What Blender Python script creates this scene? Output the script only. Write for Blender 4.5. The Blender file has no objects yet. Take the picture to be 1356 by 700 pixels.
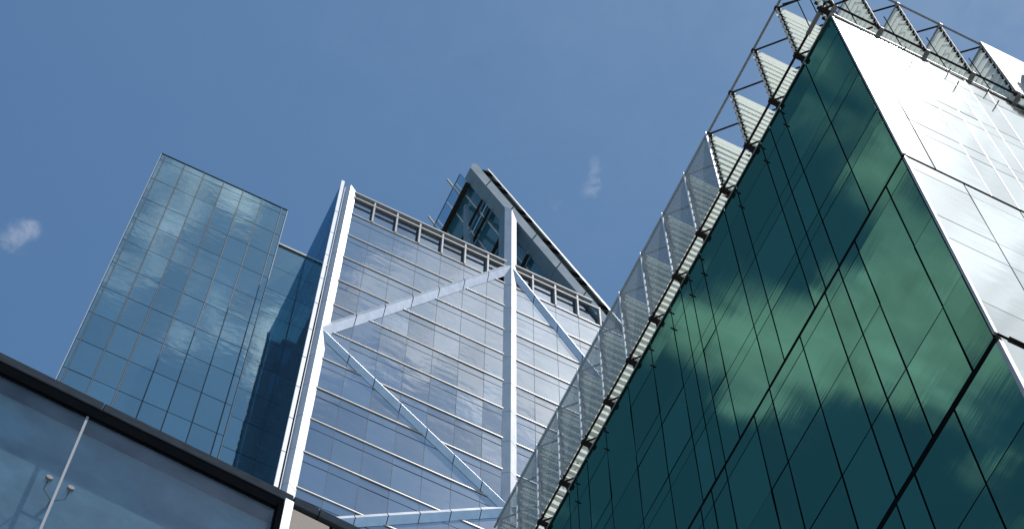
import bpy, bmesh, math, random
from mathutils import Vector, Matrix, Euler
random.seed(7)
C = bpy.context.scene.collection
scene = bpy.context.scene
R = math.radians

# ------------------------------------------------------------------ camera
CR = Vector((0.8989, -0.4381, 0.0015)).normalized()
CU = Vector((-0.4100, -0.8401, 0.3552)).normalized()
CF = CR.cross(CU) * -1.0
cam_data = bpy.data.cameras.new('camera')
cam = bpy.data.objects.new('camera', cam_data); C.objects.link(cam)
cam.matrix_world = Matrix(((CR.x, CU.x, -CF.x, 0), (CR.y, CU.y, -CF.y, 0), (CR.z, CU.z, -CF.z, 0), (0, 0, 0, 1)))
cam_data.sensor_width = 36.0
cam_data.sensor_fit = 'HORIZONTAL'
cam_data.lens = 36.0 * 3007.16 / 1356.0
cam_data.clip_start = 0.1
cam_data.clip_end = 20000
scene.camera = cam

# ------------------------------------------------------------------ sun + sky
SUN = Vector((0.272, -0.192, 1.0)).normalized()
SUN_EL = math.asin(SUN.z)
sd = bpy.data.lights.new('sun', 'SUN'); sd.energy = 4.2; sd.angle = R(0.55); sd.color = (1.0, 0.955, 0.9)
so = bpy.data.objects.new('sun', sd); C.objects.link(so)
so.rotation_euler = (-SUN).to_track_quat('-Z', 'Y').to_euler()
so.location = (20, -20, 200)

world = bpy.data.worlds.new("World"); scene.world = world; world.use_nodes = True
nt = world.node_tree; N = nt.nodes; Lk = nt.links
for n in list(N): N.remove(n)
def wn(t, **k):
    n = N.new(t)
    for a, v in k.items(): setattr(n, a, v)
    return n
out = wn('ShaderNodeOutputWorld'); bg = wn('ShaderNodeBackground'); bg.inputs['Strength'].default_value = 0.1
Lk.new(bg.outputs[0], out.inputs[0])
sky = wn('ShaderNodeTexSky'); sky.sky_type = 'NISHITA'; sky.sun_disc = False
sky.sun_elevation = SUN_EL; sky.sun_rotation = math.atan2(SUN.x, SUN.y)
sky.altitude = 50; sky.air_density = 1.0; sky.dust_density = 0.25; sky.ozone_density = 1.6
tc = wn('ShaderNodeTexCoord')
sep = wn('ShaderNodeSeparateXYZ'); Lk.new(tc.outputs['Generated'], sep.inputs[0])
def wmath(op, a, b=None, clamp=False):
    n = wn('ShaderNodeMath', operation=op, use_clamp=clamp)
    for i, v in enumerate((a, b)):
        if v is None: continue
        if isinstance(v, (int, float)): n.inputs[i].default_value = v
        else: Lk.new(v, n.inputs[i])
    return n.outputs[0]
zc = wmath('MAXIMUM', sep.outputs[2], 0.05)
cx = wmath('DIVIDE', sep.outputs[0], zc); cy = wmath('DIVIDE', sep.outputs[1], zc)
comb = wn('ShaderNodeCombineXYZ'); Lk.new(cx, comb.inputs[0]); Lk.new(cy, comb.inputs[1])
P = comb.outputs[0]          # where the ray meets a flat cloud deck one unit up
def wnoise(scale, detail, rough, off=(0, 0, 0), dist=0.0):
    m = wn('ShaderNodeVectorMath', operation='ADD'); Lk.new(P, m.inputs[0]); m.inputs[1].default_value = off
    t = wn('ShaderNodeTexNoise'); t.inputs['Scale'].default_value = scale; t.inputs['Detail'].default_value = detail
    t.inputs['Roughness'].default_value = rough; t.inputs['Distortion'].default_value = dist
    Lk.new(m.outputs[0], t.inputs['Vector']); return t.outputs['Fac']
n_big = wnoise(9, 6, 0.55, (3.1, 1.7, 0), 0.4)
n_med = wnoise(24, 8, 0.6, (0.4, 5.2, 0), 0.6)
def blob(x, y, rad, amp):
    d = wn('ShaderNodeVectorMath', operation='DISTANCE'); Lk.new(P, d.inputs[0]); d.inputs[1].default_value = (x, y, 0)
    q = wmath('DIVIDE', d.outputs['Value'], rad); q = wmath('MULTIPLY', q, q); q = wmath('MULTIPLY', q, -1.0)
    e = wmath('EXPONENT', q); return wmath('MULTIPLY', e, amp)
def total(lst):
    s = lst[0]
    for v in lst[1:]: s = wmath('ADD', s, v)
    return s
# cumulus standing to the west of the green building, haze and cloud round the sun, thin wisps to the north
CLOUDS = [(-0.2862, 0.3259, .030, 1.0), (-0.252, 0.336, .018, .75), (-0.3226, 0.2952, .030, 1.0), (-0.352, 0.2596, .030, 1.0),
          (-0.385, 0.275, .026, 1.0), (-0.335, 0.318, .022, .9), (-0.422, 0.331, .020, .7), (-0.305, 0.228, .022, .8),
          (-0.257, 0.190, .035, .55), (-0.241, 0.446, .012, .6), (-.45, .22, .06, .9), (-.5, .45, .08, .8), (-.27, .22, .05, .26), (-.30, .355, .02, .4), (-.36, .30, .03, .4),
          (0.007, -0.375, .028, .55), (0.045, -0.367, .022, .5), (.03, -.42, .05, .30), (.10, -.43, .05, .45), (0.107, -0.38, .022, .6), (0.137, -0.345, .035, .75), (0.19, -0.36, .05, .95), (0.145, -0.402, .018, .55),
          (0.225, -0.36, .05, 1.0), (.36, -.235, .07, 1.3), (.30, -.16, .07, 1.0), (.40, -.28, .07, 1.3), (.30, -.42, .08, .8)]
WISPS = [(0.178, 0.280, .007, .75), (0.1816, 0.292, .009, .8), (0.170, 0.306, .007, .7), (-0.0515, 0.4343, .010, 1.0), (-0.0443, 0.4234, .008, .75)]
den = total([blob(*c) for c in CLOUDS])
nmix = wmath('ADD', wmath('MULTIPLY', n_big, .65), wmath('MULTIPLY', n_med, .95))
den = wmath('ADD', den, wmath('MULTIPLY', wmath('SUBTRACT', nmix, .80), 1.75))          # noise eats into every cloud's edge
mr = wn('ShaderNodeMapRange', interpolation_type='SMOOTHSTEP'); Lk.new(den, mr.inputs[0])
mr.inputs[1].default_value = .34; mr.inputs[2].default_value = 1.15
gate = wmath('LESS_THAN', total([blob(.16, .30, .20, 1.0)]), .42)   # no cumulus in the clear northern sky
cum = wmath('MULTIPLY', mr.outputs[0], gate)
wden = total([blob(*c) for c in WISPS])
wn_f = wnoise(95, 9, .7, (7, 2, 0), 1.2)
mr2 = wn('ShaderNodeMapRange', interpolation_type='SMOOTHSTEP'); Lk.new(wmath('MULTIPLY', wden, wn_f), mr2.inputs[0])
mr2.inputs[1].default_value = .22; mr2.inputs[2].default_value = .80; mr2.inputs[4].default_value = .28
glow = total([blob(SUN.x / SUN.z, SUN.y / SUN.z, .15, .9), blob(SUN.x / SUN.z, SUN.y / SUN.z, .34, .10)])
glow = wmath('MULTIPLY', glow, wmath('ADD', wmath('MULTIPLY', n_med, .7), .65), True)
cov = wmath('MAXIMUM', wmath('MAXIMUM', cum, mr2.outputs[0]), glow, True)
lum = wmath('ADD', wmath('MULTIPLY', n_med, 17.0), wmath('MULTIPLY', wnoise(55, 5, .6, (2, 9, 0), .5), 8.0))
lum = wmath('SUBTRACT', lum, 3.6)
boosted_lum = wmath('ADD', lum, total([blob(SUN.x / SUN.z, SUN.y / SUN.z, .12, 3.0), blob(.38, -.24, .07, 4.5)]))  # second blob: cloud brightness added to lighten the sunlit face's reflection
cc = wn('ShaderNodeCombineColor'); Lk.new(boosted_lum, cc.inputs[0]); Lk.new(wmath('MULTIPLY', boosted_lum, 1.0), cc.inputs[1]); Lk.new(wmath('MULTIPLY', boosted_lum, 1.07), cc.inputs[2])
hs = wn('ShaderNodeHueSaturation'); hs.inputs['Saturation'].default_value = 1.05; Lk.new(sky.outputs[0], hs.inputs['Color'])
mx = wn('ShaderNodeMix', data_type='RGBA'); Lk.new(cov, mx.inputs[0]); tint = wn('ShaderNodeMix', data_type='RGBA', blend_type='MULTIPLY'); tint.inputs[0].default_value = 1; Lk.new(hs.outputs[0], tint.inputs[6]); tint.inputs[7].default_value = (.95, 1.18, 1.17, 1); Lk.new(tint.outputs[2], mx.inputs[6]); Lk.new(cc.outputs[0], mx.inputs[7])
Lk.new(mx.outputs[2], bg.inputs[0])

scene.view_settings.view_transform = 'Standard'; scene.view_settings.look = 'None'
scene.view_settings.gamma = 1.0; scene.view_settings.exposure = 0.0
scene.cycles.max_bounces = 8; scene.cycles.transparent_max_bounces = 24; scene.cycles.caustics_reflective = False

# ------------------------------------------------------------------ materials
def mat(name):
    m = bpy.data.materials.new(name); m.use_nodes = True
    t = m.node_tree
    for n in list(t.nodes): t.nodes.remove(n)
    o = t.nodes.new('ShaderNodeOutputMaterial'); return m, t, o
def paint(name, col, rough=.5, metal=0.0, var=.12, nscale=3.0, streak=None, bump=.0):
    m, t, o = mat(name); b = t.nodes.new('ShaderNodeBsdfPrincipled'); t.links.new(b.outputs[0], o.inputs[0])
    g = t.nodes.new('ShaderNodeNewGeometry'); mp = t.nodes.new('ShaderNodeMapping'); t.links.new(g.outputs['Position'], mp.inputs[0])
    if streak: mp.inputs['Scale'].default_value = streak
    n = t.nodes.new('ShaderNodeTexNoise'); n.inputs['Scale'].default_value = nscale; n.inputs['Detail'].default_value = 7; n.inputs['Roughness'].default_value = .6
    t.links.new(mp.outputs[0], n.inputs['Vector'])
    r = t.nodes.new('ShaderNodeMapRange'); r.inputs[1].default_value = .3; r.inputs[2].default_value = .7; r.inputs[3].default_value = 1 - var; r.inputs[4].default_value = 1 + var * .6
    t.links.new(n.outputs['Fac'], r.inputs[0])
    v = t.nodes.new('ShaderNodeVectorMath'); v.operation = 'SCALE'; v.inputs[0].default_value = col; t.links.new(r.outputs[0], v.inputs['Scale'])
    t.links.new(v.outputs[0], b.inputs['Base Color']); b.inputs['Metallic'].default_value = metal; b.inputs['Specular IOR Level'].default_value = .22 if max(col) > .1 else .05
    r2 = t.nodes.new('ShaderNodeMapRange'); r2.inputs[3].default_value = rough * .85; r2.inputs[4].default_value = min(1, rough * 1.2); t.links.new(n.outputs['Fac'], r2.inputs[0])
    t.links.new(r2.outputs[0], b.inputs['Roughness'])
    if max(col) <= .1:        # matt black rubber and dark paint: no sheen at flat angles
        df = t.nodes.new('ShaderNodeBsdfDiffuse'); t.links.new(v.outputs[0], df.inputs[0]); t.links.new(df.outputs[0], o.inputs[0])
    if bump:
        bp = t.nodes.new('ShaderNodeBump'); bp.inputs['Strength'].default_value = 1; bp.inputs['Distance'].default_value = bump
        t.links.new(n.outputs['Fac'], bp.inputs['Height']); t.links.new(bp.outputs[0], b.inputs['Normal'])
    return m
def coated(name, base, tint, rough, film, film_rough, wave=(.4, .4, .4), wave_d=.0, fine=(1, 1, 1), fine_d=0.0, panevar=.10, sheen=0.0):
    """architectural glass: dark body, tinted mirror coating, thin film of dust that scatters light"""
    m, t, o = mat(name); nn = t.nodes.new; lk = t.links.new
    oi = nn('ShaderNodeObjectInfo'); g = nn('ShaderNodeNewGeometry')
    h = None
    for sc, dd in ((wave, wave_d), (fine, fine_d)):
        if dd <= 0: continue
        mp = nn('ShaderNodeMapping'); lk(g.outputs['Position'], mp.inputs[0]); mp.inputs['Scale'].default_value = sc
        rv = nn('ShaderNodeCombineXYZ'); mu = nn('ShaderNodeMath'); mu.operation = 'MULTIPLY'; mu.inputs[1].default_value = 37; lk(oi.outputs['Random'], mu.inputs[0])
        for k in range(3): lk(mu.outputs[0], rv.inputs[k])
        lk(rv.outputs[0], mp.inputs['Location'])
        n = nn('ShaderNodeTexNoise'); n.inputs['Scale'].default_value = 1; n.inputs['Detail'].default_value = 2.5; lk(mp.outputs[0], n.inputs['Vector'])
        b = nn('ShaderNodeBump'); b.inputs['Strength'].default_value = 1; b.inputs['Distance'].default_value = dd; lk(n.outputs['Fac'], b.inputs['Height'])
        if h: lk(h.outputs[0], b.inputs['Normal'])
        h = b
    def col(c, amount):
        mr_ = nn('ShaderNodeMapRange'); mr_.inputs[3].default_value = 1 - amount; mr_.inputs[4].default_value = 1 + amount; lk(oi.outputs['Random'], mr_.inputs[0])
        v = nn('ShaderNodeVectorMath'); v.operation = 'SCALE'; v.inputs[0].default_value = c; lk(mr_.outputs[0], v.inputs['Scale']); return v.outputs[0]
    dirt = nn('ShaderNodeTexNoise'); dirt.inputs['Scale'].default_value = .9; dirt.inputs['Detail'].default_value = 8; dirt.inputs['Roughness'].default_value = .65; lk(g.outputs['Position'], dirt.inputs['Vector'])
    dm = nn('ShaderNodeMapRange'); dm.inputs[1].default_value = .3; dm.inputs[2].default_value = .7; dm.inputs[3].default_value = .72; dm.inputs[4].default_value = 1.25; lk(dirt.outputs['Fac'], dm.inputs[0])
    d = nn('ShaderNodeBsdfDiffuse'); lk(col(base, .55), d.inputs[0])
    g1 = nn('ShaderNodeBsdfGlossy'); g1.inputs['Roughness'].default_value = rough; lk(col(tint, panevar), g1.inputs[0])
    g2 = nn('ShaderNodeBsdfGlossy'); g2.inputs['Roughness'].default_value = film_rough
    fv = nn('ShaderNodeVectorMath'); fv.operation = 'SCALE'; fv.inputs[0].default_value = film; lk(dm.outputs[0], fv.inputs['Scale']); lk(fv.outputs[0], g2.inputs[0])
    if h:
        lk(h.outputs[0], g1.inputs['Normal'])
    a1 = nn('ShaderNodeAddShader'); a2 = nn('ShaderNodeAddShader'); lk(d.outputs[0], a1.inputs[0]); lk(g1.outputs[0], a1.inputs[1]); lk(a1.outputs[0], a2.inputs[0]); lk(g2.outputs[0], a2.inputs[1])
    if sheen:      # clear outer surface: mirror-like only at very flat angles
        lw = nn('ShaderNodeLayerWeight'); lw.inputs[0].default_value = .5
        pw = nn('ShaderNodeMath'); pw.operation = 'POWER'; pw.inputs[1].default_value = 10; lk(lw.outputs['Facing'], pw.inputs[0])
        sm = nn('ShaderNodeMath'); sm.operation = 'MULTIPLY'; sm.inputs[1].default_value = sheen; lk(pw.outputs[0], sm.inputs[0])
        g3 = nn('ShaderNodeBsdfGlossy'); g3.inputs['Roughness'].default_value = rough * 1.5; lk(sm.outputs[0], g3.inputs[0])
        if h: lk(h.outputs[0], g3.inputs['Normal'])
        a3 = nn('ShaderNodeAddShader'); lk(a2.outputs[0], a3.inputs[0]); lk(g3.outputs[0], a3.inputs[1]); a2 = a3
    lk(a2.outputs[0], o.inputs[0]); return m
def veil(name, col, trans, tcol=(1, 1, 1), gloss=.08, thru=.45):
    m, t, o = mat(name); nn = t.nodes.new; lk = t.links.new
    g = nn('ShaderNodeNewGeometry'); n = nn('ShaderNodeTexNoise'); n.inputs['Scale'].default_value = 1.1; n.inputs['Detail'].default_value = 8; n.inputs['Roughness'].default_value = .65; lk(g.outputs['Position'], n.inputs['Vector'])
    mr_ = nn('ShaderNodeMapRange'); mr_.inputs[1].default_value = .3; mr_.inputs[2].default_value = .7; mr_.inputs[3].default_value = trans * .85; mr_.inputs[4].default_value = min(1, trans * 1.12); lk(n.outputs['Fac'], mr_.inputs[0])
    d = nn('ShaderNodeBsdfDiffuse'); d.inputs[0].default_value = (*col, 1)
    tr = nn('ShaderNodeBsdfTranslucent'); tr.inputs[0].default_value = (*col, 1)
    m1 = nn('ShaderNodeMixShader'); m1.inputs[0].default_value = thru; lk(d.outputs[0], m1.inputs[1]); lk(tr.outputs[0], m1.inputs[2])
    gl = nn('ShaderNodeBsdfGlossy'); gl.inputs['Roughness'].default_value = .12; m2 = nn('ShaderNodeMixShader'); m2.inputs[0].default_value = gloss; lk(m1.outputs[0], m2.inputs[1]); lk(gl.outputs[0], m2.inputs[2])
    tp = nn('ShaderNodeBsdfTransparent'); tp.inputs[0].default_value = (*tcol, 1)
    m3 = nn('ShaderNodeMixShader'); lk(mr_.outputs[0], m3.inputs[0]); lk(m2.outputs[0], m3.inputs[1]); lk(tp.outputs[0], m3.inputs[2])
    lk(m3.outputs[0], o.inputs[0]); return m

M = {}
M['green'] = coated('green_glass', (.0006, .009, .008), (.082, .215, .150), .03, (.006, .007, .007), .32,
                    wave=(.35, .2, .7), wave_d=.0022, fine=(2.2, .8, 9), fine_d=.00035, panevar=.10)
M['sunfaceglass'] = coated('sunlit_face_glass', (.010, .014, .015), (.55, .615, .605), .05, (.009, .009, .009), .25,
                    wave=(.5, .25, .6), wave_d=.005, fine=(2.2, .8, 6), fine_d=.0008, panevar=.08)  # green glass redone pale for the sunlit face, sun glare put into the tint
M['blue'] = coated('blue_grey_glass', (.010, .018, .026), (.39, .46, .52), .05, (.020, .020, .020), .28,
                   wave=(.45, .45, .6), wave_d=.010, fine=(3, 3, 1), fine_d=.0015, panevar=.12)
M['teal'] = coated('teal_glass', (.008, .022, .028), (.30, .44, .475), .03, (.022, .023, .024), .30,
                   wave=(.5, .5, .8), wave_d=.005, fine=(3, 3, 1.2), fine_d=.0010, panevar=.045)
M['side0'] = coated('dark_blue_side_glass', (.006, .018, .035), (.17, .33, .50), .06, (.01, .012, .014), .3,
                   wave=(.5, 6, .1), wave_d=.02, panevar=.05)
M['side'] = veil('dark_blue_side_screen', (.09, .20, .32), .52, (.42, .74, .92), .30)
M['crownglass'] = veil('crown_glass', (.04, .11, .13), .24, (.5, .75, .85), .22)
M['clearglass'] = veil('clear_overhang_glass', (.10, .2, .25), .78, (.72, .85, .95), .3)
M['nearglass'] = veil('dusty_glass', (.12, .15, .17), .76, (.86, .93, .98), .5)
M['white'] = paint('white_aluminium', (.74, .75, .80), .5, 0.25, .12, 2.0, (1, 1, .25))
M['brace'] = paint('satin_brace_cladding', (.80, .81, .84), .42, .75, .10, 1.5)
M['white2'] = paint('pale_metal_sill', (.62, .62, .62), .35, 0, .10, 2)
M['silver'] = paint('silver_metal', (.42, .42, .42), .5, .4, .12, 3)
M['steel'] = paint('galvanised_steel', (.27, .27, .27), .6, .1, .2, 4)
M['darksteel'] = paint('dark_steel', (.040, .038, .035), .75, 0, .25, 5)
M['joint'] = paint('black_joint', (.008, .009, .011), .9, 0, .2, 4)
M['mullb'] = paint('grey_mullion', (.30, .33, .37), .75, 0, .15, 3)
M['rail'] = paint('grey_rail', (.37, .40, .43), .6, 0, .12, 3)
M['mull'] = paint('dark_bronze_mullion', (.15, .135, .12), .5, .85, .2, 3, (1, 1, .2))
M['girder'] = paint('blue_grey_cladding', (.17, .26, .34), .8, 0, .08, .8)
M['greygreen'] = paint('grey_green_panel', (.055, .07, .07), .5, .1, .15, 2)
M['stone'] = paint('beige_stone', (.50, .40, .32), .8, 0, .14, 9, None, .002)
M['coping'] = paint('weathered_coping', (.07, .083, .098), .6, 0, .22, 7, (1, 1, 3))
M['backhi'] = paint('soffit_lining', (.42, .60, .68), .8, 0, .38, 2.2)
M['backlo'] = paint('inner_lining', (.22, .26, .30), .8, 0, .12, 2)
M['conc'] = paint('roof_concrete', (.30, .30, .29), .85, 0, .2, 1)
M['pave'] = paint('pavement', (.22, .21, .20), .9, 0, .25, .6)
M['blade'] = veil('fritted_glass_blade', (.91, .93, .89), .06, (.9, .95, .9), .02, .7)
M['veil'] = veil('dusty_screen_glass', (.38, .40, .42), .44, (.86, .93, .95), .10)
M['veilr'] = veil('sun_whitened_screen_glass', (.84, .84, .84), .03, (1, 1, 1), .16)  # screen glass made near-opaque white, sun overexposure painted into its colour
M['veilr'].node_tree.nodes['Glossy BSDF'].inputs['Roughness'].default_value = .36
M['edge'] = paint('pink_white_edge', (.62, .56, .54), .75, 0, .1, 4)
M['navy'] = paint('navy_lamp_housing', (.012, .014, .022), .35, .2, .2, 6)
M['lens'] = paint('lamp_lens', (.35, .38, .42), .1, .6, .1, 6)

# ------------------------------------------------------------------ mesh helpers
class MB:
    def __init__(s): s.v = []; s.f = []; s.c = []
    def poly8(s, p):
        b = len(s.v); s.c.append((b, len(s.f))); s.v += [tuple(q) for q in p]
        s.f += [tuple(b + i for i in f) for f in ((0, 3, 2, 1), (4, 5, 6, 7), (0, 1, 5, 4), (1, 2, 6, 5), (2, 3, 7, 6), (3, 0, 4, 7))]
    def box(s, x0, x1, y0, y1, z0, z1):
        s.poly8([(x0, y0, z0), (x1, y0, z0), (x1, y1, z0), (x0, y1, z0), (x0, y0, z1), (x1, y0, z1), (x1, y1, z1), (x0, y1, z1)])
    def bar(s, a, b, w, h=None, up=(0, 0, 1)):
        h = h or w; a = Vector(a); b = Vector(b); d = (b - a).normalized(); u = Vector(up)
        if abs(d.dot(u)) > .98: u = Vector((0, 1, 0))
        r = d.cross(u).normalized(); u = r.cross(d).normalized()
        p = []
        for c in (a, b):
            for i, j in ((-1, -1), (1, -1), (1, 1), (-1, 1)): p.append(c + r * i * w / 2 + u * j * h / 2)
        s.poly8(p)
    def tube(s, a, b, r, n=10, r2=None):
        a = Vector(a); b = Vector(b); d = (b - a).normalized(); u = Vector((0, 0, 1)) if abs(d.z) < .95 else Vector((0, 1, 0))
        x = d.cross(u).normalized(); y = x.cross(d); k = len(s.v); s.c.append((k, len(s.f))); r2 = r if r2 is None else r2
        for c, rr in ((a, r), (b, r2)):
            for i in range(n):
                t = 2 * math.pi * i / n; s.v.append(tuple(c + x * rr * math.cos(t) + y * rr * math.sin(t)))
        for i in range(n): s.f.append((k + i, k + (i + 1) % n, k + n + (i + 1) % n, k + n + i))
        s.f.append(tuple(k + i for i in range(n))[::-1]); s.f.append(tuple(k + n + i for i in range(n)))
    def prism(s, pts, y0, y1):         # polygon in XZ pushed along Y
        k = len(s.v); n = len(pts); s.c.append((k, len(s.f)))
        s.v += [(p[0], y0, p[1]) for p in pts] + [(p[0], y1, p[1]) for p in pts]
        s.f.append(tuple(range(k, k + n))); s.f.append(tuple(range(k + n, k + 2 * n))[::-1])
        for i in range(n): s.f.append((k + i, k + n + i, k + n + (i + 1) % n, k + (i + 1) % n))
    def loft(s, secs):                 # stack of equal-length closed sections
        k = len(s.v); n = len(secs[0]); s.c.append((k, len(s.f)))
        for q in secs: s.v += [tuple(p) for p in q]
        for j in range(len(secs) - 1):
            for i in range(n): s.f.append((k + j * n + i, k + j * n + (i + 1) % n, k + (j + 1) * n + (i + 1) % n, k + (j + 1) * n + i))
        s.f.append(tuple(range(k, k + n))[::-1]); s.f.append(tuple(k + (len(secs) - 1) * n + i for i in range(n)))
    def each(s, name, m, parent=None, bevel=0.0, smooth=False):
        o = None; e = s.c + [(len(s.v), len(s.f))]
        for (v0, f0), (v1, f1) in zip(e[:-1], e[1:]):
            q = MB(); q.v = s.v[v0:v1]; q.f = [tuple(i - v0 for i in f) for f in s.f[f0:f1]]; o = q.build(name, m, parent, bevel, smooth)
        return o
    def build(s, name, m, parent=None, bevel=0.0, smooth=False, stuff=False):
        # origin at the part's own base centre
        xs, ys, zs = zip(*s.v); org = Vector(((min(xs) + max(xs)) / 2, (min(ys) + max(ys)) / 2, min(zs)))
        me = bpy.data.meshes.new(name); me.from_pydata([tuple(Vector(v) - org) for v in s.v], [], s.f)
        bm = bmesh.new(); bm.from_mesh(me); bmesh.ops.recalc_face_normals(bm, faces=bm.faces)
        if bevel: bmesh.ops.bevel(bm, geom=list(bm.edges), offset=bevel, segments=1, affect='EDGES', clamp_overlap=True)
        bm.to_mesh(me); bm.free(); me.materials.append(m)
        if smooth:
            for p in me.polygons: p.use_smooth = True
        o = bpy.data.objects.new(name, me); C.objects.link(o); wo = wpos(parent)
        o.location = org - wo
        if parent: o.parent = parent
        if stuff: o['kind'] = 'stuff'
        return o
def wpos(o):
    p = Vector((0, 0, 0))
    while o: p += o.location; o = o.parent
    return p
def thing(name, label, cat, loc):
    o = bpy.data.objects.new(name, None); C.objects.link(o); o.location = loc; o.empty_display_size = 1
    o['label'] = label; o['category'] = cat; return o
GZ = -1.7
RX, RY = CR, CU
def inframe_area(center, area, nrm):
    c = Vector(center); w = c.dot(CF)
    if w <= 0: return 0
    px = 3007.16 * c.dot(CR) / w; py = 3007.16 * c.dot(CU) / w
    if abs(px) > 720 or abs(py) > 390: return 0
    return area * abs(Vector(nrm).dot(c.normalized())) / c.length_squared
PANE = {}
def panes(lst, axis, m, parent, top=100, name='glass_panel', tilt=.16, thick=.03, used=0):
    """lst of (u0,u1,z0,z1,plane); axis 'X' = faces -X and spans Y, axis 'Y' = faces -Y and spans X"""
    rk = []
    for q in lst:
        u, z = (q[0] + q[1]) / 2, (q[2] + q[3]) / 2
        c = (q[4], u, z) if axis == 'X' else (u, q[4], z)
        a = inframe_area(c, (q[1] - q[0]) * (q[3] - q[2]), (1, 0, 0) if axis == 'X' else (0, 1, 0))
        rk.append((a, c, q))
    rk.sort(key=lambda r: -r[0]); rest = MB(); k = 0
    for a, c, q in rk:
        w, h = q[1] - q[0], q[3] - q[2]
        if k < top - used and a > 0:
            k += 1; key = (axis, round(w, 2), round(h, 2), m.name, name)
            if key not in PANE:
                b = MB()
                if axis == 'X': b.box(-thick / 2, thick / 2, -w / 2, w / 2, -h / 2, h / 2)
                else: b.box(-w / 2, w / 2, -thick / 2, thick / 2, -h / 2, h / 2)
                me = bpy.data.meshes.new(name); me.from_pydata(b.v, [], b.f); me.materials.append(m); PANE[key] = me
            o = bpy.data.objects.new(name, PANE[key]); C.objects.link(o); o.parent = parent
            o.location = Vector(c) - wpos(parent)
            t1, t2 = random.gauss(0, tilt), random.gauss(0, tilt * .7)
            o.rotation_euler = (0, R(t1), R(t2)) if axis == 'X' else (R(t1), 0, R(t2))
        else:
            if axis == 'X': rest.box(q[4] - thick / 2, q[4] + thick / 2, q[0], q[1], q[2], q[3])
            else: rest.box(q[0], q[1], q[4] - thick / 2, q[4] + thick / 2, q[2], q[3])
    if rest.v: rest.build(name + '_field', m, parent, stuff=True)
    return k
def grid(us, zs, plane, g=.04, skip=None):
    o = []
    for i in range(len(us) - 1):
        for j in range(len(zs) - 1):
            z1, z0 = zs[j], zs[j + 1]
            if us[i + 1] - us[i] < g * 2 or z1 - z0 < g * 2: continue
            if skip and skip(us[i], us[i + 1], z0, z1): continue
            o.append((us[i] + g / 2, us[i + 1] - g / 2, z0 + g / 2, z1 - g / 2, plane))
    return o

# ------------------------------------------------------------------ ground
g = MB(); g.v = [(-3000, -3000, GZ), (3000, -3000, GZ), (3000, 3000, GZ), (-3000, 3000, GZ)]; g.f = [(0, 1, 2, 3)]
go = g.build('ground', M['pave']); go['kind'] = 'structure'

# ------------------------------------------------------------------ green glass building
X0, Y0, HT = 13.6, 9.57, 56.3
GX1, GY1 = 36.0, 44.0
gb = thing('green_glass_building', 'dark green mirror glass block, its sharp corner towards the viewer, clouds reflected in it', 'building', ((X0 + GX1) / 2, (Y0 + GY1) / 2, GZ))
b = MB(); b.box(X0 + .05, GX1, Y0 + .05, GY1, GZ, HT - .03); b.build('wall', M['joint'], gb)
J1, J2 = 44.72, 35.0
PX, PY = X0 + .008, Y0 + .008
z1 = [HT, 54.62, 51.75, 51.0, 48.15, 47.5, J1 + .03]
z2 = [J1 - .09, 43.98, 41.08, 37.95, J2 + .06]
z3 = [J2 - .12, 32.09, 29.1, 26.1, 23.4]
z4 = [23.2 - 2.95 * k for k in range(9)]
def ext(start, steps, n):
    o = list(start)
    for k in range(n): o.append(o[-1] + steps[k % len(steps)])
    return o
v1 = ext([Y0 + .06, 10.98, 12.31, 12.89, 13.37, 14.72, 15.40, 16.76, 17.42, 17.88, 18.46, 19.63, 20.94, 22.3, 23.4, 24.03, 24.5, 25.9], [1.36, .66, 1.36, .6], 14)
v2 = ext([Y0 + .06, 10.32, 11.66, 12.35, 12.95, 14.06, 15.42, 16.12, 17.46, 18.1, 18.6, 19.9, 20.6, 21.96], [1.36, .66, 1.36, .6], 18)
v3 = ext([Y0 + .06, 11.02, 12.36, 12.99, 14.34, 15.0], [1.36, .66, 1.36, .6], 22)
v1 = [v for v in v1 if v < GY1]; v2 = [v for v in v2 if v < GY1]; v3 = [v for v in v3 if v < GY1]
left = grid(v1, z1, PX, .04) + grid(v2, z2, PX, .045) + grid(v3, z3, PX, .045) + grid(v3, z4, PX, .05)
h1 = [X0 + .05, 14.37, 15.71, 16.38, 16.96, 17.43, 18.12, 19.45, 20.1, 21.45, 22.1, 23.4, 24.1, 25.4, 26.1, 27.4, 28.1, 29.4, 30.1, 31.4, 32.1, 33.4, 34.1, 36.0]
h2 = [X0 + .05, 15.0, 16.35, 17.0, 18.35, 19.0, 20.35, 21.0, 22.35, 23.0, 24.35, 25, 26.35, 27, 28.35, 29, 30.35, 31, 32.35, 33, 34.35, 36.0]
zr1 = [HT, 54.9, 51.8, 51.0, 48.3, 47.5, J1 + .04]
zr2 = [J1 - .08, 43.9, 41.08, 39.8, 36.62, J2 + .16]
zr3 = [J2, 32.1, 29.1, 26.1, 23.4]
right = grid(h1, zr1, PY, .04) + grid(h2, zr2, PY, .03) + grid(h2, zr3, PY, .03) + grid(h2, z4, PY, .03)
n = panes(right, 'Y', M['sunfaceglass'], gb, 38, tilt=.10)
panes(left, 'X', M['green'], gb, 62, tilt=.20, name='glass_panel')
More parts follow.
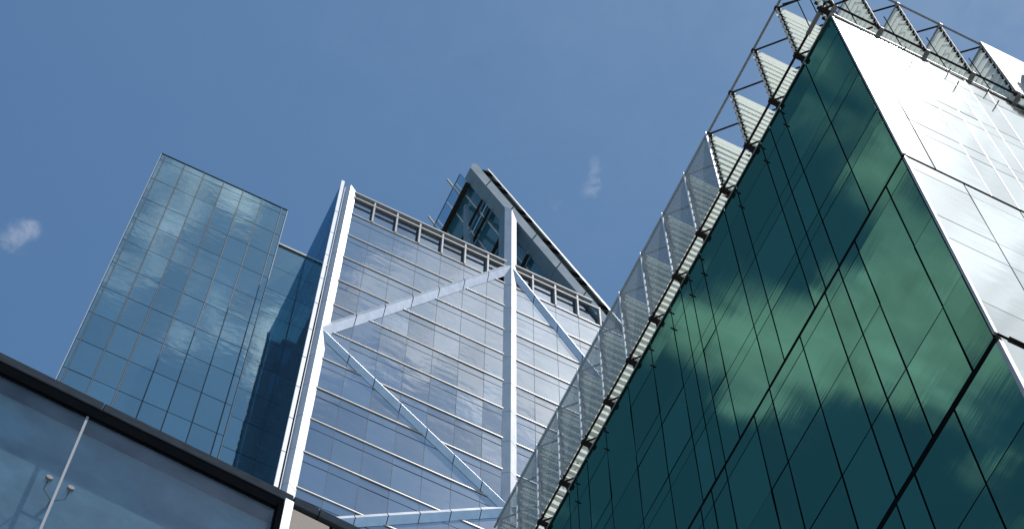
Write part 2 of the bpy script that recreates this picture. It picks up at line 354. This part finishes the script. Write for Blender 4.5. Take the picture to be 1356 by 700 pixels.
# corner trim, joint trims, roof coping
b = MB()
for a0, a1, w in ((J1 + .1, HT - .02, .035), (J2 + .15, J1 - .12, .05), (GZ, J2 - .2, .075)): b.box(X0 - .012, X0 + w, Y0 - .012, Y0 + w, a0, a1)
b.build('corner_trim', M['silver'], gb)
b = MB()
for zz, hh in ((J1 - .03, .115), (J2 - .03, .15)):
    b.box(X0 - .01, X0 + .04, Y0 + .05, GY1, zz - hh / 2, zz + hh / 2)
b.build('movement_joint', M['joint'], gb)
b = MB(); b.box(X0 + .06, GX1, Y0 - .015, Y0 + .03, J1 - .08, J1 + .03); b.box(X0 + .25, GX1, Y0 - .05, Y0 + .02, J2 + .07, J2 + .13); b.each('joint_trim', M['darksteel'], gb)
for x in h1[2:9]:
    b = MB(); b.box(x - .012, x + .012, Y0 - .012, Y0 + .02, J1 + .05, HT - .1); b.build('mullion', M['silver'], gb)
b = MB(); b.box(X0 + .0, X0 + .4, Y0 + .0, Y0 + .35, J2 - .16, J2 + .06)
b.build('corner_notch', M['darksteel'], gb)
b = MB(); b.box(X0 - .02, X0 + .02, Y0 + .02, GY1, HT - .01, HT + .03); b.box(X0 - .02, GX1, Y0 - .02, Y0 + .02, HT - .01, HT + .03)
b.build('roof_coping', M['silver'], gb)
b = MB(); b.box(X0 + .1, GX1 - .1, Y0 + .1, GY1 - .1, HT - .03, HT + .04); b.build('roof', M['conc'], gb)
for y in (12.31, 13.37, 14.72, 16.76, 17.42, 18.46, 19.63, 22.3, 24.03, 25.9):
    for z in (55.75, 54.62):
        b = MB(); b.tube((X0 + .01, y, z), (X0 - .10, y, z), .022, 6); b.build('anchor_pin', M['darksteel'], gb)
for x in (15.6, 16.9, 18.05, 19.4):
    for z in (55.75, 54.6):
        b = MB(); b.tube((x, Y0 + .01, z), (x, Y0 - .17, z + .02), .016, 6); b.build('anchor_pin', M['darksteel'], gb)

# ------------------------------------------------------------------ rooftop sunshade on the green building
XS, YS, ZB, ZT, PIT, FW = 13.46, 9.45, 56.8, 61.65, 1.36, 1.2
ss = thing('rooftop_sunshade', 'steel framed glass louvre screen along the roof edge of the green building', 'sunshade', ((XS + 25) / 2, (YS + 30) / 2, HT + .04))
NL, NR = 15, 9
yk = [YS + .21 + PIT * k for k in range(NL)]
xk = [13.72 + PIT * k for k in range(NR)]
NB = 9
def fin(axis, a, FW=1.2):
    """one fin: returns nothing, makes the fin part with its post, blades and clips. axis 'X': spans X at y=a; 'Y': spans Y at x=a"""
    def pt(u, w, z): return (XS + u, a + w, z) if axis == 'X' else (a + w, YS + u, z)
    f = MB(); f.bar(pt(0, 0, ZB), pt(0, 0, ZT), .05, .045)
    fo = f.build('fin_frame', M['edge'], ss, .006)
    f = MB(); f.bar(pt(FW, 0, ZB), pt(FW, 0, ZT), .045, .045); f.build('inner_post', M['edge'], fo)
    f = MB(); f.bar(pt(.04, 0, ZT), pt(FW * 1.75, 0, ZT), .07, .09); f.bar(pt(.04, 0, ZB - .02), pt(FW * 1.75, 0, ZB - .02), .07, .09)
    f.each('outrigger', M['steel'], fo)
    hb = (ZT - ZB - .1) / NB; t = R(46 if axis == 'X' else 38)
    for i in range(NB):
        bl = MB(); zc_ = ZB + .08 + hb * (i + .5); hh = hb * (.36 if axis == 'X' else .33); dy = math.sin(t) * hh; dz = math.cos(t) * hh; th = .010
        x0, x1 = .05, FW + (.55 if FW > 1 else 0)
        q = []
        for (w, z) in ((-dy - th, zc_ - dz), (-dy + th, zc_ - dz), (dy + th, zc_ + dz), (dy - th, zc_ + dz)): q.append((w, z))
        bl.poly8([pt(x0, *q[0]), pt(x1, *q[0]), pt(x1, *q[1]), pt(x0, *q[1]), pt(x0, *q[3]), pt(x1, *q[3]), pt(x1, *q[2]), pt(x0, *q[2])])
        bl.build('louvre_blade', M['blade'], fo)
        for u in (.0, FW):
            cl = MB(); p, q = pt(u - .02, -.06, zc_ - .045), pt(u + .10, .05, zc_ + .045)
            cl.box(min(p[0], q[0]), max(p[0], q[0]), min(p[1], q[1]), max(p[1], q[1]), p[2], q[2])
            cl.build('clip', M['darksteel'], fo)
    if axis == 'Y':
        for u in (.45, .85):
            m_ = MB(); m_.bar(pt(u, -.20, ZB + .1), pt(u, -.20, ZT - .1), .022, .022); m_.build('tie_rod', M['darksteel'], fo)
for y in yk[1:]: fin('X', y)
fin('Y', xk[0], .40)
for x in xk[1:]: fin('Y', x)
yl, xl = yk[-1] + .3, xk[-1] + .3
def part(name, m, parent, fn, bevel=0, smooth=False, joined=False):
    b = MB(); fn(b); return (b.build if joined else b.each)(name, m, parent, bevel, smooth)
part('outer_rail', M['steel'], ss, lambda b: (b.tube((XS - .02, YS, ZT), (XS - .02, yl, ZT), .035), b.tube((XS, YS - .02, ZT), (xl, YS - .02, ZT), .03)))
part('lower_rail', M['darksteel'], ss, lambda b: (b.tube((XS - .02, YS, ZB - .03), (XS - .02, yl, ZB - .03), .035), b.tube((XS, YS - .02, ZB - .03), (xl, YS - .02, ZB - .03), .03)))
part('corner_beam', M['steel'], ss, lambda b: (b.bar((XS - .02, YS + .1, ZB - .03), (XS - .02, YS + .95, ZB - .03), .10, .10), b.bar((XS + .12, YS + .12, ZB), (XS + .12, YS + .12, ZT), .06)))
for k, y in enumerate(yk):
    def br(b):
        for z in (ZT, ZB - .02):
            b.tube((XS, y, z), (XS + FW + .2, y - PIT * 1.12, z), .028)
    part('brace', M['darksteel'], ss, br)
    part('node', M['darksteel'], ss, lambda b: (b.box(XS - .09, XS + .24, y - .07, y + .07, ZB - .12, ZB - .0), b.box(XS - .06, XS + .10, y - .06, y + .06, ZT - .07, ZT + .07)), .015)
    part('strut', M['darksteel'], ss, lambda b: (b.tube((XS + .1, y, ZB - .05), (X0 + .25, y + .28, HT), .022), b.tube((XS + .12, y, ZB - .05), (X0 + .25, y + .12, HT), .022)))
for k, x in enumerate(xk):
    part('brace', M['darksteel'], ss, lambda b: (b.tube((x, YS, ZT), (x - PIT * 1.12, YS + FW + .2, ZT), .028),))
    part('node', M['steel'], ss, lambda b: (b.box(x - .06, x + .06, YS - .06, YS + .20, ZB - .11, ZB + .0), b.box(x - .06, x + .06, YS - .06, YS + .10, ZT - .07, ZT + .07)), .015)
    part('strut', M['steel'], ss, lambda b: (b.tube((x, YS + .1, ZB - .05), (x + .1, Y0 + .25, HT), .03),))
for k in range(4, NL - 1):
    part('screen_mullion', M['white'], ss, lambda b: b.box(XS - .10, XS - .055, yk[k] - .03, yk[k] + .012, ZB, ZT + .05))
    part('screen_panel', M['veil'], ss, lambda b: b.box(XS - .075, XS - .062, yk[k] + .015, yk[k + 1] - .015, ZB + .02, ZT + .05))
for k in range(4, NR - 1):
    part('screen_panel', M['veilr'], ss, lambda b: b.box(xk[k] + .02, xk[k + 1] - .01, YS - .09, YS - .075, ZB + .02, ZT + .05))
part('screen_edge', M['steel'], ss, lambda b: b.bar((xk[4] - .05, YS - .07, ZB), (xk[4] - .05, YS - .07, ZT), .16, .06, (0, 1, 0)))

# floodlight clamped to the screen
fl = thing('floodlight', 'finned dark navy floodlight fixed to the sun-whitened rooftop screen panel at the top right', 'floodlight', (20.1, YS - .2, 59.0))
def flf(b):
    b.box(19.75, 20.5, YS - .40, YS - .14, 57.9, 58.8); b.box(20.0, 21.1, YS - .45, YS - .14, 58.82, 60.1)
part('housing', M['navy'], fl, flf, .05)
part('heat_sink', M['navy'], fl, lambda b: [b.box(19.95, 21.15, YS - .54, YS - .45, 58.87 + .24 * i, 58.96 + .24 * i) for i in range(6)])
part('bracket', M['steel'], fl, lambda b: (b.bar((20.2, YS - .1, 58.5), (20.2, YS - .3, 58.5), .1), b.tube((19.95, YS - .48, 59.0), (20.2, YS - .46, 58.6), .035)))

# ------------------------------------------------------------------ braced middle tower
YM = 47.16
F0, FH = 133.9, 3.82
mt = thing('braced_tower', 'pale grey glass tower with white zigzag exterior bracing and a slanted roof crown', 'tower', (22.6, 55, GZ))
sl = -1.9
ROOF = 137.72
def gz(x): return 154.0 + sl * (x - 20.0)        # middle of the slanted girder
poly = [(10.75, GZ), (34.4, GZ), (34.4, gz(34.4)), (28.57, ROOF - .03), (10.75, ROOF - .03)]
b = MB(); b.prism([(12.4, GZ), (34.4, GZ), (34.4, gz(34.4)), (30.55, F0 + .1), (12.4, F0 + .1)], YM + .06, 66)
b.prism([(12.4, F0 + .1), (30.55, F0 + .1), (28.57, ROOF - .1), (12.4, ROOF - .1)], YM + .42, 66)
b.build('wall', M['joint'], mt)
b = MB(); b.box(12.45, 28.5, YM + .4, 65.8, ROOF - .1, ROOF - .02); b.build('roof', M['conc'], mt)
xs = [22.62 + 1.606 * k for k in range(-7, 8)]; xs[0] = 11.40; xs[-1] = 33.9
nf = int((F0 - GZ) / FH)
zl = [F0 - FH * k for k in range(nf + 1)]
pl = []
for i in range(14):
    for k in range(nf):
        zt = zl[k] - .2; zb = zl[k + 1] + .12
        if zt > gz(xs[i + 1]) + .3: continue
        pl.append((xs[i] + .015, xs[i + 1] - .015, zb, zt, YM))
panes(pl, 'Y', M['blue'], mt, 88, name='glass_panel', tilt=.14)
# spandrel joint: a hair line on every floor and the pale sill blade
for k in range(nf + 1):
    z = zl[k]; xe = min(33.9, 20.0 + (154.0 - z) / 1.9) if z > 120 else 33.9
    if k < 13 or k % 1 == 0:
        b = MB(); x0 = 11.3
        b.v = []; b.loft([[(x, YM - .02, z - .14), (x, YM - .07, z - .12), (x, YM - .045, z + .02), (x, YM + .03, z + .02)] for x in (x0, xe)])
        b.build('sill', M['white2'], mt)
    if k < 14:
        b = MB(); b.box(11.3, xe, YM - .020, YM - .012, z - 1.12, z - 1.07); b.build('spandrel_joint', M['joint'], mt)
# mullion caps
for i in range(1, 14):
    x = xs[i]; zt = min(F0 - .2, gz(x))
    b = MB(); b.bar((x, YM - .018, 60), (x, YM - .018, zt), .022, .015, (1, 0, 0)); b.build('mullion', M['mullb'], mt)
# top band: recessed windows, rails, bars
YB = YM + .24
tb = [(xs[i] + .05, min(xs[i + 1], 29.9) - .05, F0 + .12, ROOF - .6, YB) for i in range(11) if i != 11]
tb = [q for q in tb if q[3] < gz(q[0]) + 2]
for q in tb:
    b = MB(); zr = min(q[3], gz(q[1]) + .2); zl_ = q[3]
    if zr < q[3]: b.prism([(q[0], q[2]), (q[1], q[2]), (q[1], max(zr, q[2] + .2)), (min(q[1] - .01, 20 + (154.2 - q[3]) / 1.9), q[3]), (q[0], q[3])], YB - .02, YB + .02)
    else: b.box(q[0], q[1], YB - .02, YB + .02, q[2], q[3])
    b.build('parapet_window', M['blue'], mt)
part('window_ledge', M['greygreen'], mt, lambda b: b.box(11.3, 30.3, YM - .02, YM + .42, F0 + .03, F0 + .1))
part('top_rail', M['rail'], mt, lambda b: (b.box(11.5, 28.55, YM - .12, YM + .05, ROOF - .17, ROOF), b.box(11.5, 28.4, YM + .05, YM + .42, ROOF - .17, ROOF - .05)))
part('fascia_strip', M['steel'], mt, lambda b: b.box(11.5, 28.7, YM + .16, YM + .40, ROOF - .62, ROOF - .18))
part('second_rail', M['rail'], mt, lambda b: (b.box(11.5, 29.1, YM - .10, YM + .0, ROOF - 1.05, ROOF - .88), ))
for i in range(1, 12):
    x = xs[i]
    if i == 7: continue
    zt = min(ROOF - .17, gz(x) + .2)
    if zt < F0 + .4: continue
    part('window_bar', M['rail'], mt, lambda b: (b.box(x - .055, x + .055, YM - .09, YM + .08, F0 + .02, zt), b.box(x - .03, x + .03, YM + .08, YM + .33, F0 + .1, zt)))

# exterior columns and diagonals: V-shaped aluminium cladding
def vprism(b, a, c, hw, p, yb, cut0=None, cut1=None):
    """triangular prism from a to c (XZ centre points) lying on plane y=yb, ridge p in front"""
    ax, az = a; cx_, cz = c; dx, dz = cx_ - ax, cz - az; L_ = math.hypot(dx, dz); nx, nz = -dz / L_, dx / L_
    secs = []
    for (x, z) in (a, c): secs.append([(x + nx * hw, yb, z + nz * hw), (x, yb - p, z), (x - nx * hw, yb, z - nz * hw)])
    b.loft(secs)
YC = YM - .02
col1 = part('column', M['white'], mt, lambda b: b.loft([[(10.84, YC, z), (11.12, YC - .30, z), (11.62, YC, z)] for z in (GZ, ROOF + .25)]))
col1['label'] = 'white corner column'
col2 = part('column', M['white'], mt, lambda b: b.loft([[(22.18, YC, z0_), (22.58, YC - .28, z1_), (23.06, YC, z2_)] for z0_, z1_, z2_ in ((GZ, GZ, GZ), (148.55, 147.5, 146.6))]))
part('column', M['white'], mt, lambda b: b.loft([[(33.75, YC, z), (34.12, YC - .28, z), (34.5, YC, z)] for z in (GZ, gz(34.2) - .6)]))
part('column_fin', M['girder'], mt, lambda b: b.loft([[(22.2, YM + .0, ROOF - .1), (23.0, YM + .0, ROOF - .1), (23.0, YM + .93, ROOF - .1), (22.2, YM + .93, ROOF - .1)], [(22.2, YM + .0, 147.6), (23.0, YM + .0, 146.2), (23.0, YM + .93, 146.2), (22.2, YM + .93, 147.6)]]))
# reveal joints on the columns
for k in range(0, 14):
    z = F0 - FH * k - .6
    b = MB(); b.loft([[(10.83, YC, zz), (11.12, YC - .304, zz), (11.63, YC, zz)] for zz in (z, z + .035)]); b.build('reveal', M['steel'], col1)
    b = MB(); b.loft([[(22.17, YC, zz), (22.58, YC - .284, zz), (23.07, YC, zz)] for zz in (z, z + .035)]); b.build('reveal', M['steel'], col2)
xa, xb, xc = 11.2, 22.6, 34.1
zN = [136.75, 114.2, 102.6]
def diag(a, c, hw=.43, p=.26):
    d = MB(); vprism(d, a, c, hw, p, YM - .03); o = d.build('diagonal_brace', M['brace'], mt)
    # panel joints where the facade mullions fall
    j = MB(); dx, dz = c[0] - a[0], c[1] - a[1]; L_ = math.hypot(dx, dz); nx, nz = -dz / L_, dx / L_; e = .004
    for x in xs[1:-1]:
        t = (x - a[0]) / dx
        if t < .04 or t > .96: continue
        z = a[1] + dz * t; w = .02
        secs = []
        for xx in (x - w, x + w):
            s_ = (xx - x) / dx
            zc_ = z + dz * s_
            # vertical slice of the prism
            hz = hw * L_ / abs(dx)
            secs.append([(xx, YM - .03, zc_ + hz + e), (xx, YM - .03 - p - e, zc_), (xx, YM - .03, zc_ - hz - e)])
        j.loft(secs)
    j.each('panel_joint', M['joint'], o); return o
diag((xa, 114.2), (xb, 136.75)); diag((xa + .1, 114.0), (xb, 102.6), .44, .225); diag((xb, 136.75), (xc, 114.2), .43, .22); diag((xb, 102.6), (xa, 91.3), .44, .225); diag((xb, 102.6), (xc, 114.0)); diag((xa, 68.8), (xb, 91.3))
# side wall of the tower (blue striped) with its pale vertical edge
side = []
ys_ = [YM + .05 + .9 * k for k in range(21)]
for k in range(0, 12):
    z1_ = 138.45 if k == 0 else F0 - FH * (k - 1)
    b = MB(); b.box(10.55, 10.565, YM + .02, 53.0, (F0 - FH * k + .01) if k < 11 else GZ, z1_); b.build('side_screen', M['side'], mt)
part('edge_trim', M['white'], mt, lambda b: (b.box(10.50, 10.72, YM - .10, YM - .0, GZ, 138.75), b.box(10.80, 10.845, YM - .12, YM + .03, GZ, 137.6)), .008)
for k in range(0, 12):
    z = F0 - FH * k - 1.1
    part('trim_joint', M['joint'], mt, lambda b: b.box(10.495, 10.725, YM - .105, YM - .09, z, z + .04))

# crown: slanted box girder, soffit, coping channel, glazed slope behind
YG0, YG1 = YM + .02, YM + .97
fold = lambda x: 152.82 - 1.8898 * (x - 19.82)
topz = lambda x: 154.81 - 1.907 * (x - 19.94)
gi = part('crown_girder', M['girder'], mt, lambda b: b.prism([(19.45, 153.45), (34.4, fold(34.4)), (34.4, topz(34.4)), (19.94, 154.81), (19.62, 154.6)][::-1], YG0, YG1))
for s in (2.6, 6.4, 10.2, 14.0, 17.8):
    x = 19.5 + s * .468
    part('cladding_joint', M['joint'], gi, lambda b: (b.loft([[(x - .02 + (1.0 * .35 if q else 0), YG0 - .004, (fold(x) if not q else topz(x + .35))), (x + .03 + (.35 if q else 0), YG0 - .004, (fold(x + .05) if not q else topz(x + .40))), (x + .03 + (.35 if q else 0), YG0 + .01, (fold(x + .05) if not q else topz(x + .40))), (x - .02 + (.35 if q else 0), YG0 + .01, (fold(x) if not q else topz(x + .35)))] for q in (0, 1)]),
         b.bar((x, YG0, fold(x) - .004), (x, YG1, fold(x) - .004), .05, .02)))
ux, uz = .468, -.884; nx_, nz_ = .884, .468           # along the slope, and out of it
S0 = (20.0, 154.7)
def sp(s, n_): return (S0[0] + ux * s + nx_ * n_, S0[1] + uz * s + nz_ * n_)
LS = 31.5
part('coping_channel', M['greygreen'], mt, lambda b: b.prism([sp(.25, .0), sp(LS, .0), sp(LS, .80), sp(.25, .80)], YG0 + .14, YG1))
part('coping_rail', M['white2'], mt, lambda b: b.prism([sp(.15, .80), sp(LS, .80), sp(LS, .95), sp(.15, .95)], YG0 + .02, YG1))
for s in (.7, 2.2, 3.3, 6.3, 7.4, 10.5, 11.7, 14.8, 15.9, 19.0, 20.1, 23.2, 24.3):
    part('bracket', M['joint'], mt, lambda b: b.prism([sp(s, .02), sp(s + .42, .02), sp(s + .42, .78), sp(s, .78)], YG0 + .03, YG0 + .15))
pz = lambda x, o=0.0: fold(x) + o
def slab(b, x0, x1, y0, y1, o, th=.03):
    b.loft([[(x, y0, pz(x, o)), (x, y1, pz(x, o)), (x, y1, pz(x, o) + th * 2), (x, y0, pz(x, o) + th * 2)] for x in (x0, x1)])
part('crown_glass', M['clearglass'], mt, lambda b: slab(b, 19.12, 19.62, YG1 + .02, 57, .1))
xg = [19.64, 21.25, 22.85, 24.4, 26.0, 27.6]
yg = [YG1 + .02, 48.92, 50.46, 52.0, 53.6, 55.2, 57]
for i in range(len(xg) - 1):
    for j in range(len(yg) - 1):
        part('crown_glass', M['crownglass'], mt, lambda b: slab(b, xg[i] + .02, xg[i + 1] - .02, yg[j] + .02, yg[j + 1] - .02, .1))
def sbar(y, x0, x1, w, o, m, name): part(name, m, mt, lambda b: b.bar((x0, y, pz(x0, o)), (x1, y, pz(x1, o)), w, w))
for y in yg[1:-1]: sbar(y, 19.15, 27.9, .07, -.02, M['white2'], 'glazing_bar')
for x, w in ((19.70, .34), (20.85, .14), (21.45, .16), (22.7, .22), (24.4, .2), (26.0, .25), (27.2, .2)):
    part('rafter', M['darksteel'], mt, lambda b: b.bar((x, YG1 - .05, pz(x, -.45)), (x, 57, pz(x, -.45)), w, .35))
part('rafter', M['girder'], mt, lambda b: (b.bar((20.5, 49.4, ROOF - .2), (20.2, 49.4, pz(20.2, -.3)), .26), b.bar((21.9, 50.6, ROOF - .2), (20.9, 50.2, pz(20.9, -.4)), .2)))
part('glass_edge_rail', M['darksteel'], mt, lambda b: b.bar((19.1, YG1 + .1, pz(19.1, .1)), (19.1, 57, pz(19.1, .1)), .05))
for y in (49.25, 52.4, 55.6):
    part('outrigger_arm', M['steel'], mt, lambda b: b.bar((18.55, y, pz(18.55, -.1)), (19.7, y, pz(19.7, -.2)), .11))
part('plant_wall', M['side0'], mt, lambda b: b.loft([[(21.0, 55.5, ROOF - .1), (27.4, 55.5, ROOF - .1), (27.4, 56, ROOF - .1), (21.0, 56, ROOF - .1)], [(21.0, 55.5, pz(21.0, -.5)), (27.4, 55.5, pz(27.4, -.5)), (27.4, 56, pz(27.4, -.5)), (21.0, 56, pz(21.0, -.5))]]))

# ------------------------------------------------------------------ left glass tower with a lower wing
lt = thing('teal_glass_tower', 'flat topped teal blue mirror glass tower with a gridded face, left of the braced tower', 'tower', (4.5, 58, GZ))
YL, YE = 52.3, 53.0
b = MB(); b.box(-.62, 8.5, YL + .05, 62, GZ, 143.55); b.box(8.5, 13.0, YE + .05, 62, GZ, 138.9); b.build('wall', M['joint'], lt)
cl_ = [-.62, -.35, 1.05, 2.46, 3.87, 5.27, 6.67, 8.08, 8.48]
zr = [143.6, 142.55] + [138.70 - 3.82 * k for k in range(37)]
ce = [8.56, 10.60, 13.0]
ze = [138.9] + [135.06 - 3.80 * k for k in range(36)]
pm = grid(cl_, zr, YL, .065); pe = grid(ce, ze, YE, .05)
n = panes(pe, 'Y', M['teal'], lt, 18, tilt=.07)
panes(pm, 'Y', M['teal'], lt, 78, tilt=.12)
for x in cl_[1:-1]:
    part('mullion', M['mull'], lt, lambda b: b.bar((x, YL - .028, 60), (x, YL - .028, 143.5), .075, .028, (1, 0, 0)))
part('mullion', M['joint'], lt, lambda b: b.bar((10.6, YE - .03, 60), (10.6, YE - .03, 138.8), .12, .05, (1, 0, 0)))
part('edge_trim', M['white2'], lt, lambda b: (b.box(-.67, -.62, YL - .04, YL + .3, 60, 143.55), b.box(8.48, 8.53, YL - .04, YE, 60, 143.55)))
part('roof_coping', M['darksteel'], lt, lambda b: (b.box(-.66, 8.54, YL - .05, 62, 143.6, 143.68), b.box(8.5, 13.0, YE - .08, 62, 138.9, 138.98)))
part('wing_coping', M['silver'], lt, lambda b: b.box(8.55, 13.0, YE - .12, YE - .02, 138.86, 139.05))

# ------------------------------------------------------------------ near building, lower left
AN = math.atan(0.05137)
def nb(s, d, z):     # s along the wall, d behind the wall face
    return (s * math.cos(AN) - d * math.sin(AN), 9.8604 + s * math.sin(AN) + d * math.cos(AN), z)
nbu = thing('near_glass_building', 'close low building with bolted glass wall under a grey coping and a beige stone strip', 'building', nb(1.0, 2, GZ))
def nbox(b, s0, s1, d0, d1, z0, z1):
    b.poly8([nb(s0, d0, z0), nb(s1, d0, z0), nb(s1, d1, z0), nb(s0, d1, z0), nb(s0, d0, z1), nb(s1, d0, z1), nb(s1, d1, z1), nb(s0, d1, z1)])
part('wall', M['backhi'], nbu, lambda b: (nbox(b, -14, 2.30, .62, 6, GZ, 19.72),))
part('inner_lining', M['backhi'], nbu, lambda b: nbox(b, -14, 2.30, .18, .60, 2, 19.72))
part('coping', M['coping'], nbu, lambda b: [nbox(b, s0 + .004, s1 - .004, -.03, .75, 19.84, 20.0) for s0, s1 in ((-12, -9), (-9, -6), (-6, -3.4), (-3.4, -1.8), (-1.8, .40), (.40, 2.45), (2.45, 2.73), (2.73, 4.2), (4.2, 6))], .008)
part('coping_shade', M['joint'], nbu, lambda b: nbox(b, -14, 2.36, -.022, .6, 19.64, 19.84))  # black strip painted in as the shade under the coping
jx = [-9.4, -6.17, -2.94, .30, 2.30]
for i in range(4):
    zs_ = [19.70, 16.0, 12.3, 8.6, 4.9, 1.0]
    for j in range(5):
        part('glass_panel', M['nearglass'], nbu, lambda b: nbox(b, jx[i] + .006, jx[i + 1] - .006, .0, .012, zs_[j + 1] + .006, zs_[j] - .0))
for x in jx[:-1]:
    part('silicone_joint', M['rail'], nbu, lambda b: nbox(b, x - .012, x + .012, -.004, .014, 1, 19.69))
part('frame', M['joint'], nbu, lambda b: nbox(b, 2.30, 2.36, -.05, .6, 1, 19.70), .004)
part('pilaster', M['white'], nbu, lambda b: nbox(b, 2.36, 2.455, -.05, .6, GZ, 19.838), .004)
part('stone_panel', M['stone'], nbu, lambda b: [nbox(b, 2.462 + a, 2.462 + c_, -.02, .6, z0, z0 + .72) for a, c_ in ((0, .40), (.44, 1.3), (1.31, 2.2), (2.21, 3.4)) for z0 in [19.03 - .73 * k for k in range(28)]], .003)
part('stone_shadow_gap', M['joint'], nbu, lambda b: (nbox(b, 2.455, 6, .02, .7, GZ, 19.86),))
for x in jx[1:4]:
    for zz in (18.20, 14.5):
        sp_ = part('spider_fitting', M['steel'], nbu, lambda b: (b.tube(nb(x - .105, .10, zz - .02), nb(x, .12, zz - .12), .006, 8), b.tube(nb(x + .105, .10, zz - .02), nb(x, .12, zz - .12), .006, 8), b.tube(nb(x, .12, zz - .12), nb(x, .45, zz - .12), .018, 8),
                                                                 b.tube(nb(x - .105, .012, zz), nb(x - .105, .10, zz - .02), .006, 8), b.tube(nb(x + .105, .012, zz), nb(x + .105, .10, zz - .02), .006, 8)), smooth=True, joined=True)
        for s_ in (-.105, .105):
            part('bolt_cap', M['steel'], sp_, lambda b: (b.tube(nb(x + s_, -.028, zz), nb(x + s_, -.001, zz), .032, 20, .034),))
